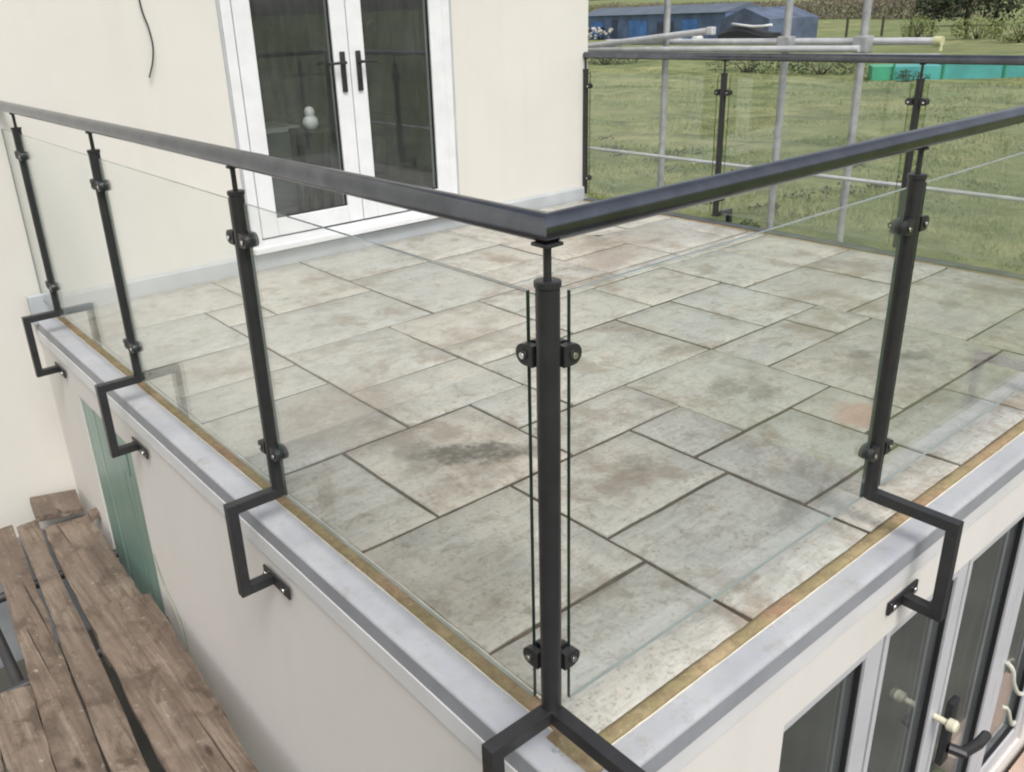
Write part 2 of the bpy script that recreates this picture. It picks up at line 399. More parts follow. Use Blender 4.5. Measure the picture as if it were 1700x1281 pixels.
# dim room behind
b = MB()
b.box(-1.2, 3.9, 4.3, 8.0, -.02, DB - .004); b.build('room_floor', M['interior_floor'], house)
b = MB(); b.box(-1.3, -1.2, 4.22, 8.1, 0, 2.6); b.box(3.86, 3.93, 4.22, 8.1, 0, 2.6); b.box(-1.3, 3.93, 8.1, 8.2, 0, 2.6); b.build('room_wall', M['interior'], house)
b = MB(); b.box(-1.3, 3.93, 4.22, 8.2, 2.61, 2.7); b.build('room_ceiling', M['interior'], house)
# skirting upstand along the foot of the wall
b = MB(); b.prism([(W - .003, -.02), (W - .030, -.02), (W - .026, .085), (W - .018, .098), (W - .003, .10)], -.02, L - .02, 'x'); b.build('wall_upstand', M['grey_felt'], house)
b = MB(); b.box(-.075, .10, W - .075, W - .032, -.02, .135, .004); b.build('upstand_end', M['grey_felt'], house)
# door frame
YF = W - .012
b = MB()
b.box(DX0, DX0 + .062, YF, YF + .075, DB + .03, DT, .004)
b.box(DX1 - .062, DX1, YF, YF + .075, DB + .03, DT, .004)
b.box(DX0 + .062, DX1 - .062, YF, YF + .075, DT - .062, DT, .004)
b.box(DX0 + .062, DX1 - .062, YF, YF + .075, DB + .032, DB + .075, .004)
b.build('door_frame', M['white_pvc'], house)
b = MB(); b.box(DX0 + .064, DX1 - .064, YF + .004, YF + .05, DB + .0755, DB + .0855); b.build('threshold_seal', M['black_seal'], house)
b = MB(); b.box(DX0 - .02, DX1 + .02, W - .075, YF - .002, DB + .006, DB + .04, .004); b.build('door_sill', M['white_pvc'], house)
for q in (DX0 - .018, DX1 + .002):
    b = MB(); b.box(q, q + .016, YF + .004, YF + .010, DB + .05, DT); b.build('frame_sealant', M['grey_felt'], house)
mid = 2.032
def leaf(x0, x1, side):
    z0, z1 = DB + .086, DT - .066; s = .108
    b = MB()
    for (a0, a1, c0, c1) in ((x0, x0 + s, z0, z1), (x1 - s, x1, z0, z1), (x0 + s, x1 - s, z0, z0 + s), (x0 + s, x1 - s, z1 - s, z1)):
        b.box(a0, a1, YF - .010, YF + .060, c0, c1, .006)
    lf = b.build('door_leaf', M['white_pvc'], house)
    b = MB()
    g = .007
    for (a0, a1, c0, c1) in ((x0 + s, x0 + s + g, z0 + s, z1 - s), (x1 - s - g, x1 - s, z0 + s, z1 - s), (x0 + s + g, x1 - s - g, z0 + s, z0 + s + g), (x0 + s + g, x1 - s - g, z1 - s - g, z1 - s)):
        b.box(a0, a1, YF + .004, YF + .020, c0, c1)
    b.build('gasket', M['black_seal'], lf)
    b = MB(); b.box(x0 + s + .001, x1 - s - .001, YF + .022, YF + .030, z0 + s + .001, z1 - s - .001); b.build('pane', M['pane'], lf)
    hx = x1 - .054 if side < 0 else x0 + .054
    b = MB(); b.box(hx - .018, hx + .018, YF - .024, YF - .0105, 1.0, 1.24, .006)
    b.tube([(hx, YF - .024, 1.175), (hx, YF - .055, 1.175)], .010, 10)
    b.tube([(hx, YF - .055, 1.175), (hx + side * .05, YF - .057, 1.175), (hx + side * .115, YF - .050, 1.172)], .0085, 10)
    b.tube([(hx, YF - .024, 1.075), (hx, YF - .030, 1.075)], .011, 10)
    b.build('handle', M['black'], lf, True)
leaf(DX0 + .066, mid - .003, -1)
leaf(mid + .003, DX1 - .066, 1)
# things in the room
t = thing('plant_stand', (1.93, 4.38, DB), 'dark slim stand just inside the left door pane', 'stand')
M['dark_wood'] = simple('dark_wood', (.03, .03, .032), .5)
b = MB(); b.box(1.83, 2.03, 4.28, 4.48, .725, .755, .004); b.build('stand_top', M['dark_wood'], t)
for (x, y) in ((1.85, 4.30), (2.01, 4.30), (1.85, 4.46), (2.01, 4.46)):
    b = MB(); b.box(x - .014, x + .014, y - .014, y + .014, DB, .7245); b.build('leg', M['dark_wood'], t)
b = MB(); b.box(1.865, 1.995, 4.31, 4.45, .40, .724, .01); b.build('planter', M['dark_wood'], t)
M['ornament'] = simple('white_china', (.92, .92, .90), .35, var=.02)
b = MB(); prof = [(0, .0), (.055, .0), (.085, .03), (.092, .07), (.078, .115), (.05, .14), (.058, .165), (.062, .19), (.05, .22), (.028, .24), (0, .245)]
rings = []; k_ = .58
for (r_, z_) in prof: rings.append([b.bm.verts.new((1.925 + k_ * r_ * math.cos(k * math.pi / 10), 4.33 + k_ * r_ * math.sin(k * math.pi / 10), .756 + k_ * z_)) for k in range(20)] if r_ else [b.bm.verts.new((1.925, 4.33, .756 + k_ * z_))])
for i in range(len(rings) - 1):
    for k in range(20):
        A, B = rings[i], rings[i+1]; q = [A[k % len(A)], A[(k+1) % len(A)], B[(k+1) % len(B)], B[k % len(B)]]
        u = []; [u.append(v) for v in q if v not in u]; b.bm.faces.new(u)
tag(b.build('ornament', M['ornament'], None, True), 'small round white ornament seen through the left door pane', 'ornament')
t = thing('armchair', (2.55, 5.6, DB), 'dim grey armchair in the room behind the right door pane', 'armchair')
M['grey_cloth'] = simple('grey_cloth', (.16, .155, .15), .9, var=.2, bump=.2)
for nm, bx in (('seat', (2.55, 3.15, 5.3, 5.9, .22, .50)), ('backrest', (2.55, 3.15, 5.91, 6.08, .22, 1.0)), ('arm', (2.42, 2.545, 5.3, 6.08, .15, .68)), ('arm', (3.155, 3.28, 5.3, 6.08, .15, .68))):
    b = MB(); b.box(*bx, .05); b.build(nm, M['grey_cloth'], t, True)
t = thing('sideboard', (1.9, 5.3, DB), 'low sideboard with a pale top in the room behind the left door pane', 'sideboard')
b = MB(); b.box(1.45, 2.22, 5.05, 5.50, .665, .70, .005); b.build('worktop', simple('pale_worktop', (.62, .62, .60), .5), t)
for i in range(2):
    b = MB(); b.box(1.47 + i * .37, 1.835 + i * .37, 5.07, 5.48, DB, .664, .004); b.build('cupboard', simple('grey_cupboard', (.20, .20, .205), .5), t)
t = thing('reflected_frame', (3.0, 8.05, 1.5), 'frame standing in for a window reflection in the right door pane', 'picture')  # window reflection in the pane, built as a framed object inside
b = MB()
for (a0, a1, c0, c1) in ((2.75, 2.79, 1.3, 1.95), (3.31, 3.35, 1.3, 1.95), (2.79, 3.31, 1.3, 1.34), (2.79, 3.31, 1.91, 1.95)): b.box(a0, a1, 8.05, 8.09, c0, c1)
b.build('frame', simple('pale_frame', (.42, .40, .35), .5), t)
b = MB(); b.box(2.79, 3.31, 8.07, 8.085, 1.34, 1.91); b.build('picture', simple('green_infill', (.16, .19, .12), .6, var=.6, scale=6), t)
# loose cable on the wall
b = MB(); b.tube(smooth([(.800, W - .006, 1.95), (.795, W - .012, 1.56), (.815, W - .022, 1.42), (.820, W - .026, 1.33), (.805, W - .024, 1.25), (.770, W - .030, 1.17)]), .0045, 8)
tag(b.build('cable', M['black'], None, True), 'loose black cable hanging from the cream wall left of the doors', 'cable')

# ------------------------------------------------------------------ terrace
terr = thing('terrace', (2, 2, GZ), 'first floor terrace paved in grey stone slabs over a rendered room', 'terrace')
b = MB(); b.box(.0812, L - .0785, -.0325, W - .031, -.10, -.0052); b.build('mortar_bed', M['mortar'], terr)
U = .2885
XI = lambda i: .365 + U * i
YJ = lambda j: .300 + U * j
XL, XR, YB, YT = .083, 4.045, -.0385, 3.918
slabs = []
def sl(x0, x1, y0, y1): slabs.append((x0, x1, y0, y1))
x = [XI(i) for i in range(14)]   # x[0]=.365, x[1]=.65 ...
y = lambda v: v
y30, y59, y88, y116, y145, y174, y203, y232 = .308, .59, .88, 1.166, 1.456, 1.744, 2.03, 2.325
sl(XL, x[1], YB, y30); sl(XL, x[1], y30, y88); sl(XL, x[0], y88, y145); sl(x[0], x[2], y88, y145)
sl(x[2], x[4], y88, y116); sl(x[2], x[3], y116, y145); sl(x[3], x[6], y116, y174)
sl(x[3], x[5], y203, 2.468); sl(x[5], x[6], 2.178, 2.468); sl(x[3], x[5], y174, y203); sl(x[5], x[7], y174, 2.178)
sl(x[7], x[9], y174, 2.178); sl(x[9], x[11], 1.60, 2.178); sl(x[11], XR, 1.60, 2.178)
sl(x[9], x[11], 1.01, 1.60); sl(x[11], XR, 1.01, 1.60); sl(x[9], x[12], .445, 1.01); sl(x[12], XR, .445, 1.01)
sl(x[9], x[11], YB, .445); sl(x[11], XR, YB, .445)
sl(x[6], 2.51, y116, y174); sl(2.51, x[9], y116, y174); sl(x[6], 2.663, y88, y116); sl(2.663, x[9], y88, y116)
sl(x[6], x[9], .29, y88); sl(x[7], x[9], YB, .29); sl(x[5], x[7], YB, .29); sl(x[5], x[6], .29, y59)
sl(x[4], x[6], y59, y116); sl(x[3], x[4], y59, y88); sl(x[1], x[3], .455, y88); sl(x[1], x[3], YB, .455)
sl(x[3], x[5], .175, y59); sl(x[3], x[5], YB, .175)
sl(x[1], x[3], y145, 1.885); sl(x[1], x[3], 1.885, 2.468)
sl(XL, x[1], y145, 2.045); sl(XL, x[1], 2.045, 2.338); sl(XL, x[1], 2.338, 2.755); sl(XL, x[1], 2.755, 3.36)
sl(XL, .92, 3.36, YT); sl(x[1], .92, 3.05, 3.36); sl(.92, 1.515, 3.05, YT); sl(1.515, x[6], 3.31, YT); sl(1.515, x[6], 2.468, 3.31); sl(x[1], 1.515, 2.468, 3.05)
sl(x[6], x[8], 2.325, 2.56); sl(x[6], x[8], 2.56, 2.86); sl(x[6], x[8], 2.86, 3.30); sl(x[6], x[8], 3.30, YT)
sl(x[8], 3.26, 2.325, 2.70); sl(x[8], 3.26, 2.70, 3.30); sl(3.26, x[12], 2.325, 2.97); sl(x[12], XR, 2.325, 2.97)
sl(x[8], 3.26, 3.30, YT); sl(3.26, 3.57, 2.97, YT); sl(3.57, XR, 2.97, 3.61); sl(3.57, XR, 3.61, YT)
sl(x[6], x[8], 2.178, 2.325); sl(x[8], 3.26, 2.178, 2.325); sl(3.26, XR, 2.178, 2.325)
# slabs of x[5]..x[6] column meeting y 2.178
for (x0, x1, y0, y1) in slabs:
    gp = .0064
    b = MB(); n = 5
    dz = random.uniform(-.0025, .0025); tx, ty = random.uniform(-.006, .006), random.uniform(-.006, .006)
    cx, cy = (x0 + x1) / 2, (y0 + y1) / 2
    sd = random.random() * 50
    def P(u, v, z, inset):
        px = x0 + gp + inset + (x1 - x0 - 2 * gp - 2 * inset) * u; py = y0 + gp + inset + (y1 - y0 - 2 * gp - 2 * inset) * v
        wob = .0045
        if u in (0, 1): px += wob * noise.noise((py * 7, sd, u * 9)) 
        if v in (0, 1): py += wob * noise.noise((px * 7, sd + 20, v * 9))
        zz = z + dz + tx * (px - cx) + ty * (py - cy)
        return px, py, zz
    top = [[b.bm.verts.new((lambda q: (q[0], q[1], q[2] + .0016 * noise.noise((q[0] * 9, q[1] * 9, sd))))(P(i / n, j / n, 0, .0035))) for j in range(n + 1)] for i in range(n + 1)]
    for i in range(n):
        for j in range(n):
            f = b.bm.faces.new((top[i][j], top[i+1][j], top[i+1][j+1], top[i][j+1])); f.smooth = True
    loop = [(i, 0) for i in range(n)] + [(n, j) for j in range(n)] + [(n - i, n) for i in range(n)] + [(0, n - j) for j in range(n)]
    r1 = [b.bm.verts.new(P(i / n, j / n, -.003, 0)) for (i, j) in loop]
    r2 = [b.bm.verts.new(P(i / n, j / n, -.022, 0)) for (i, j) in loop]
    k = len(loop)
    for q in range(k):
        a, c = loop[q], loop[(q+1) % k]
        b.bm.faces.new((top[a[0]][a[1]], top[c[0]][c[1]], r1[(q+1) % k], r1[q]))
        b.bm.faces.new((r1[q], r1[(q+1) % k], r2[(q+1) % k], r2[q]))
    b.build('paving_slab', M['stone'], terr)
# edge build-up: brown joint timber, white capping with grey drip edge, fascia, rendered wall
def strip(axis, a0, a1, c0, c1, name='joint_timber', mat='strip', z=-.003, amp=.0045):
    b = MB(); n = max(3, int(abs(a1 - a0) / .035)); rows = []
    for i in range(n + 1):
        a = a0 + (a1 - a0) * i / n
        lo = c0 + amp * noise.noise((a * 6, 1, c0)) + amp * .6 * noise.noise((a * 25, 2, c0)); hi = c1 + amp * .8 * noise.noise((a * 6, 5, c1)) + amp * .5 * noise.noise((a * 25, 7, c1))
        mz = z + .003 * noise.noise((a * 11, 3, 0))
        pr = [(lo, -.03), (lo, z - .002), ((lo * .7 + hi * .3), mz + .002), ((lo * .3 + hi * .7), mz), (hi, z - .003), (hi, -.03)]
        rows.append([b.bm.verts.new((u, a, v) if axis == 'y' else (a, u, v)) for (u, v) in pr])
    for i in range(n):
        for j in range(5):
            f = b.bm.faces.new((rows[i][j], rows[i][j+1], rows[i+1][j+1], rows[i+1][j])); f.smooth = True
    b.bm.faces.new(rows[0]); b.bm.faces.new(list(reversed(rows[-1])))
    b.build(name, M[mat], terr)
strip('y', -.100, 3.90, .037, .0805)
strip('x', .085, L - .05, -.0725, -.0335, z=-.0005)
strip('y', -.108, .028, .010, .081, z=.0045)
strip('y', -.07, 3.90, L - .078, L - .045)
strip('y', .10, 3.9, .0808, .0875, 'sealant_line', 'strip_pale', -.001, .0015)
strip('y', -.10, 3.9, .0318, .0368, 'sealant_line', 'strip_pale', .001, .0018)
strip('x', .08, L - .05, -.0775, -.0735, 'sealant_line', 'strip_pale', .001, .0018)
CL, CR, CF = -.057, -.148, L + .05
def capprof(edge, inner, s):   # s: outward sign along the profile axis
    return [(inner, .0), (edge - s * .020, .002), (edge - s * .011, .0012), (edge - s * .005, -.0008), (edge - s * .0015, -.004), (edge, -.0085), (edge - s * .002, -.009), (edge - s * .03, -.03), (inner, -.03)]
b = MB(); b.prism(capprof(CL, .0315, -1), CR + .001, W - .078, 'y', 1); b.build('capping', M['cap'], terr)
b = MB(); b.prism(capprof(CR, -.0768, -1), .0322, L - .03, 'x', 1); b.build('capping', M['cap'], terr)
b = MB(); b.prism(capprof(CF, L - .043, 1), -.0705, W - .04, 'y', 1); b.build('capping', simple('dark_far_edging', (.075, .085, .080), .5, var=.3), terr)  # far length of capping is coloured darker than the near ones
b = MB(); b.box(CL + .003, .02, CR + .003, W - .01, -.0620, -.0305); b.box(.02, L, CR + .003, -.08, -.0620, -.0305); b.box(CL + .0008, CL + .0029, CR + .0008, W - .08, -.0605, -.0095); b.box(CL + .003, L, CR + .0008, CR + .0029, -.0605, -.0095); b.build('drip_trim', M['cap_grey'], terr)
b = MB(); b.box(L + .01, CF - .003, -.08, W - .04, -.0620, -.0305); b.box(CF - .0029, CF - .0008, CR + .003, W - .04, -.0605, -.0095); b.build('drip_trim', M['cap_grey'], terr)
WL, WR = CL + .006, CR + .014        # rendered wall planes
b = MB(); b.box(WL - .008, WL + .10, CR + .006, W - .004, -.125, -.0625, .002); b.box(WL + .101, L, CR + .006, -.05, -.125, -.0625, .002); b.build('fascia_board', M['white_board'], terr)
b = MB()
for (yy, zz) in ((.0, 0),): pass
DY0, DY1, DZ1 = 2.598, 3.356, -.262
WIN0, WIN1, WT, WB = .69, 2.90, -.295, -1.84
b.box(WL, WL + .20, WR, DY0, GZ, -.1255); b.box(WL, WL + .20, DY1, W - .002, GZ, -.1255); b.box(WL, WL + .20, DY0, DY1, DZ1, -.1255)   # left wall round the side door
b.box(WL + .2005, WIN0, WR, WR + .2, GZ, -.1255)                     # front wall, left pier
b.box(WIN0, WIN1, WR, WR + .2, WT, -.1255)                           # lintel
b.box(WIN0, WIN1, WR, WR + .2, GZ, WB)
b.box(WIN1, L + .03, WR, WR + .2, GZ, -.1255)
b.box(L - .17, L + .03, WR + .2005, W - .002, GZ, -.1255)
b.build('rendered_wall', M['cream2'], terr)
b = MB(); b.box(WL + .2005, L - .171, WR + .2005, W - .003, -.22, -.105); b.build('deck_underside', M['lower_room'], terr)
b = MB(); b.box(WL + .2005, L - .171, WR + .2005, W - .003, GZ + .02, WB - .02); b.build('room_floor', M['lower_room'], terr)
b = MB(); b.box(WL + .2005, WL + .215, WR + .2005, W - .003, WB - .02, -.22); b.box(WL + .2155, L - .186, 2.6, 2.62, WB - .02, -.22); b.box(L - .186, L - .1715, WR + .2005, W - .003, WB - .02, -.22); b.build('added_dark_lining', M['lower_room'], terr)  # dark lining added over the pale walls so the panes look dark
# green boarded side door under the capping
def make_green():
    g = N('green_door_paint'); rnd = g.n('ShaderNodeObjectInfo').outputs['Random']
    base = g.ramp(rnd, [(0., (.145, .245, .200)), (.5, (.175, .285, .235)), (1., (.205, .310, .265))])
    st = g.noise(g.pos((14, 14, .8)), 1.5, 6, .65); sp = g.noise(g.pos(), 28, 6, .7)
    c = g.mix(g.ramp(st, [(.36, .6), (.52, 0.)]), base, (.095, .165, .140))
    c = g.mix(g.ramp(st, [(.55, 0.), (.72, .5)]), c, (.29, .39, .345))
    c = g.mix(g.ramp(sp, [(.58, 0.), (.72, .5)]), c, (.30, .33, .28))
    g.col(c).rough(.33); g.bump(g.math('ADD', st, sp), .3, .003); return g.m
M['green'] = make_green()
b = MB(); b.box(WL + .030, WL + .045, DY0 + .002, DY1 - .002, GZ + .03, DZ1 - .002); sdoor = b.build('side_door', M['black_seal'], terr)
for (a, c, top) in ((DY0 + .004, 2.800, DZ1 - .006), (2.808, 3.138, DZ1 - .006), (3.152, DY1 - .004, DZ1 - .006)):
    b = MB(); b.box(WL + .006, WL + .0295, a, c, GZ + .035, top, .003); b.build('board', M['green'], sdoor)
b = MB(); b.box(WL + .001, WL + .0055, 2.70, 2.92, -.455, -.33, .002); b.build('rail', M['green'], sdoor)
# screw cap on corner
b = MB(); b.tube([(.0, -.012, .001), (.0, -.012, .006)], .0075, 12); b.build('screw_head', M['steel'], terr, True)
# glazed doors below
YG = WR + .012
def glaz(x0, x1, st0, st1, nm, opener=False, yo=0.0):
    b = MB(); z0, z1 = WB + .002, WT - .002; t = .05; yy = YG + yo
    b.box(x0, x0 + st0, yy, yy + .06, z0, z1, .004); b.box(x1 - st1, x1, yy, yy + .06, z0, z1, .004)
    b.box(x0 + st0, x1 - st1, yy + .001, yy + .059, z1 - t, z1, .004); b.box(x0 + st0, x1 - st1, yy + .001, yy + .059, z0, z0 + .09, .004)
    fr = b.build(nm, M['shaded_pvc'], terr)
    b = MB(); g = .008
    a0, a1, c0, c1 = x0 + st0, x1 - st1, z0 + .09, z1 - t
    for (p0, p1, q0, q1) in ((a0, a0 + g, c0, c1), (a1 - g, a1, c0, c1), (a0 + g, a1 - g, c0, c0 + g), (a0 + g, a1 - g, c1 - g, c1)): b.box(p0, p1, yy + .010, yy + .026, q0, q1)
    b.build('gasket', M['black_seal'], fr)
    b = MB(); b.box(a0 + .001, a1 - .001, yy + .028, yy + .036, c0 + .001, c1 - .001); b.build('pane', M['pane'], fr)
    return fr
glaz(.692, 1.232, .022, .095, 'fixed_window')
b = MB(); b.box(1.2325, 1.2485, YG + .012, YG + .05, WB, WT - .003); b.build('door_gap_seal', M['black_seal'], terr)
d1 = glaz(1.249, 1.795, .026, .075, 'folding_door')
b = MB(); b.box(1.7955, 1.8085, YG + .012, YG + .05, WB, WT - .003); b.build('door_gap_seal', M['black_seal'], terr)
d2 = glaz(1.809, 2.385, .026, .085, 'folding_door')
d3 = glaz(2.388, 2.898, .070, .06, 'folding_door')
# handles on the folding doors
b = MB(); hx, hz = 1.86, -1.10
b.box(1.845, 1.905, YG - .030, YG - .004, -1.25, -.95, .008)
b.tube([(1.875, YG - .030, -1.17), (1.90, YG - .075, -1.18), (2.02, YG - .085, -1.21), (2.13, YG - .075, -1.25)], .020, 10)
b.build('handle', M['black'], d2, True)
b = MB(); b.tube([(1.76, YG - .001, -.965), (1.76, YG - .045, -.965)], .012, 12); b.tube([(1.76, YG - .045, -.965), (1.76, YG - .052, -.965), (1.76, YG - .075, -.962), (1.76, YG - .082, -.962)], .02, 14, True, [.014, .023, .023, .016])
b.build('door_catch', simple('brass_and_white_catch', (.60, .58, .45), .35), d1, True)
b = MB(); b.tube(smooth([(2.44, YG - .008, -1.12), (2.46, YG - .028, -1.16), (2.49, YG - .034, -1.24), (2.56, YG - .040, -1.33), (2.66, YG - .040, -1.39), (2.74, YG - .028, -1.37), (2.80, YG - .008, -1.36)]), .009, 8)  # both cords are modelled shapes for curly reflections in the door glass
tag(b.build('reflected_cord', simple('pale_cord', (.62, .60, .52), .7), None, True), 'pale cord standing in for a curly reflection on the right folding door', 'cord')
b = MB(); b.tube(smooth([(2.50, YG - .008, -1.39), (2.53, YG - .024, -1.41), (2.57, YG - .030, -1.48), (2.63, YG - .028, -1.56), (2.68, YG - .026, -1.58)]), .008, 8)
tag(b.build('reflected_cord_end', simple('pale_cord', (.55, .54, .46), .7), None, True), 'short pale cord standing in for a second curly reflection below', 'cord')

# ------------------------------------------------------------------ balustrade
HP, GB, GT = 1.013, .106, .985
CZ = .1015      # centre of the bracket arms
def clamp_mesh(z_sc=True):
    b = MB()
    pr = []
    Ln, hh = .042, .0195         # D-shaped block: flat at the post, rounded outside
    pr = [(0, -hh), (Ln - hh, -hh)] + [(Ln - hh + hh * math.sin(k * math.pi / 8), -hh * math.cos(k * math.pi / 8)) for k in range(1, 8)] + [(Ln - hh, hh), (0, hh)]
    for (a0, a1) in ((-.0195, -.0052), (.0052, .0195)):      # two jaws either side of the glass
        b.prism(pr, a0, a1, 'y')
    b.box(0, .008, -.0053, .0053, -hh + .001, hh - .001)
    b.mi = 1
    for s in (-1, 1):
        b.mi = 0; b.tube([(Ln - hh, s * .0196, 0), (Ln - hh, s * .0222, 0)], .0100, 12); b.mi = 1; b.tube([(Ln - hh + .001, s * .02225, -.002), (Ln - hh + .001, s * .0235, -.002)], .0062, 10)
    return b.mesh('clamp', [M['black'], M['steel']])
CLAMP = clamp_mesh()
def beam(b, p0, p1, s=.016):   # box section between two points on an axis-aligned line
    lo = [min(p0[i], p1[i]) - s for i in range(3)]; hi = [max(p0[i], p1[i]) + s for i in range(3)]
    b.box(lo[0], hi[0], lo[1], hi[1], lo[2], hi[2], .002)
def post_mesh(name, z0, z1, r=.0208):
    b = MB(); b.tube([(0, 0, z0), (0, 0, z1)], r, 20); return b.mesh(name, M['black'], True)
def post(root, px, py, dirs, outs, hp=HP, rail_z=H, arm=.156, zarm=CZ, drop=-.185, wall=.096, cl_z=(.885, .245)):
    """dirs: unit vectors along which glass leaves the post; outs: outward arm directions with lengths"""
    b = MB(); b.tube([(px, py, zarm - .010), (px, py, hp - .012)], .0208, 20)
    p = b.build('baluster_post', M['black'], root, True)
    b = MB(); b.tube([(px, py, hp - .0118), (px, py, hp - .010), (px, py, hp - .001), (px, py, hp)], .023, 20, True, [.0215, .0232, .0232, .021]); b.build('post_cap', M['black'], p, True)
    b = MB(); b.tube([(px, py, hp + .0005), (px, py, rail_z - .026)], .0070, 12); b.mi = 0; sw = .019 if len(outs) > 1 else .013; b.box(px - sw, px + sw, py - sw, py + sw, rail_z - .029, rail_z - .0225, .002); b.build('rail_stem', M['black'], p, True)
    for d in dirs:
        for z in cl_z:
            o = link('clamp', CLAMP, p); o.location = (px + d[0] * .0195, py + d[1] * .0195, z); o.rotation_euler = (0, 0, math.atan2(d[1], d[0]))
    for (ox, oy, ln, wd) in outs:
        b = MB(); s = .0158
        ex, ey = px + ox * ln, py + oy * ln
        # arm over the capping, leg down, return to the wall (butted lengths of box section)
        def seg(a, c, along):
            lo = [min(a[i], c[i]) for i in range(3)]; hi = [max(a[i], c[i]) for i in range(3)]
            for i in range(3):
                if i != along: lo[i] -= s; hi[i] += s
            b.box(lo[0], hi[0], lo[1], hi[1], lo[2], hi[2], .0018)
        ax = 0 if ox else 1; q = (ox, oy)[ax]
        st = [px, py, zarm]; en = [ex, ey, zarm]; st[ax] += 0; en[ax] += q * s
        seg(st, en, ax)
        seg((ex, ey, zarm - s), (ex, ey, drop - s), 2)
        st = [ex, ey, drop]; st[ax] -= q * s; en = [px, py, drop]; en[ax] = (px, py)[ax] + q * (ln - wd)
        seg(st, en, ax)
        br = b.build('bracket_arm', M['black'], root)
        b = MB(); wx = (px, py)[ax] + q * (ln - wd)
        if ax == 0: b.box(wx - .004, wx + .004, py - .115, py + .055, drop - .022, drop + .022, .003)
        else: b.box(px - .085, px + .085, wx - .004, wx + .004, drop - .022, drop + .022, .003)
        b.mi = 1
        for k in (-.085, .035) if ax == 0 else (-.06, .06):
            if ax == 0: b.tube([(wx + q * .0042, py + k, drop), (wx + q * .011, py + k, drop)], .009, 6)
            else: b.tube([(px + k, wx + q * .0042, drop), (px + k, wx + q * .011, drop)], .009, 6)
        b.build('fixing_plate', [M['black'], M['steel']], br)
    return p
def panel(root, p0, p1, along, z0=GB, z1=GT, t=.0042, gap=.049):
    b = MB()
    if along == 'y': b.box(p0[0] - t, p0[0] + t, p0[1] + gap, p1[1] - gap, z0, z1)
    else: b.box(p0[0] + gap, p1[0] - gap, p0[1] - t, p0[1] + t, z0, z1)
    b.bm.normal_update()
    for f in b.bm.faces:
        n = f.normal; k = abs(n.x) if along == 'y' else abs(n.y)
        f.material_index = 0 if k > .5 else (2 if abs(n.z) > .5 else 1)
    return b.build('glass_panel', [M['glass'], M['glass_edge'], M['glass_edge_long']], root)
bal = thing('balustrade', (0, 0, 0), 'black railing with clear glass panels turning the near corner of the terrace', 'balustrade')
Y1, Y2, Y3, XP1, XP2, XP3 = 3.597, 2.422, 1.197, 1.263, 2.55, 3.80
NX, PX, NY, PY = (-1, 0), (1, 0), (0, -1), (0, 1)
aL, aR = .156, .239
wl, wr = aL + WL + .002, aR + WR - .0
wl = WL - .012 + aL; wr = WR - .006 + aR
post(bal, 0, 0, (PX, PY), ((-1, 0, aL, wl), (0, -1, aR, wr)), cl_z=(.876, .225))
for yy in (Y3, Y2, Y1): post(bal, 0, yy, (NY, PY), ((-1, 0, aL, wl),))
for xx in (XP1, XP2, XP3): post(bal, xx, 0, (NX, PX), ((0, -1, aR, wr),))
panel(bal, (0, 0), (0, Y3), 'y'); panel(bal, (0, Y3), (0, Y2), 'y'); panel(bal, (0, Y2), (0, Y1), 'y'); panel(bal, (0, Y1), (0, W - .03 + .04), 'y')
panel(bal, (0, 0), (XP1, 0), 'x'); panel(bal, (XP1, 0), (XP2, 0), 'x'); panel(bal, (XP2, 0), (XP3, 0), 'x')
b = MB(); b.tube([(0, W - .004, H), (0, 2, H), (0, 0, H), (2, 0, H), (L - .03, 0, H)], .0242, 24); b.build('handrail', M['rail'], bal, True)
far = thing('balustrade', (L, 2, 0), 'black railing with glass panels along the far field side of the terrace', 'balustrade')
for i, yy in enumerate((W - .012, 2.66, 1.358, .0)):
    dirs = (NY,) if i == 0 else ((PY,) if i == 3 else (NY, PY))
    post(far, L, yy, dirs, ((1, 0, .165, .165 - (L + .03 - L) - .002),) if i else (), zarm=.05, drop=-.20, cl_z=(.875, .17), hp=1.0)
for (a, c) in ((2.66, W - .012), (1.358, 2.66), (0, 1.358)): panel(far, (L, a), (L, c), 'y', .062, .975)
b = MB(); b.tube([(L, W - .004, H), (L, -.05, H)], .0242, 24); b.build('handrail', M['rail'], far, True)

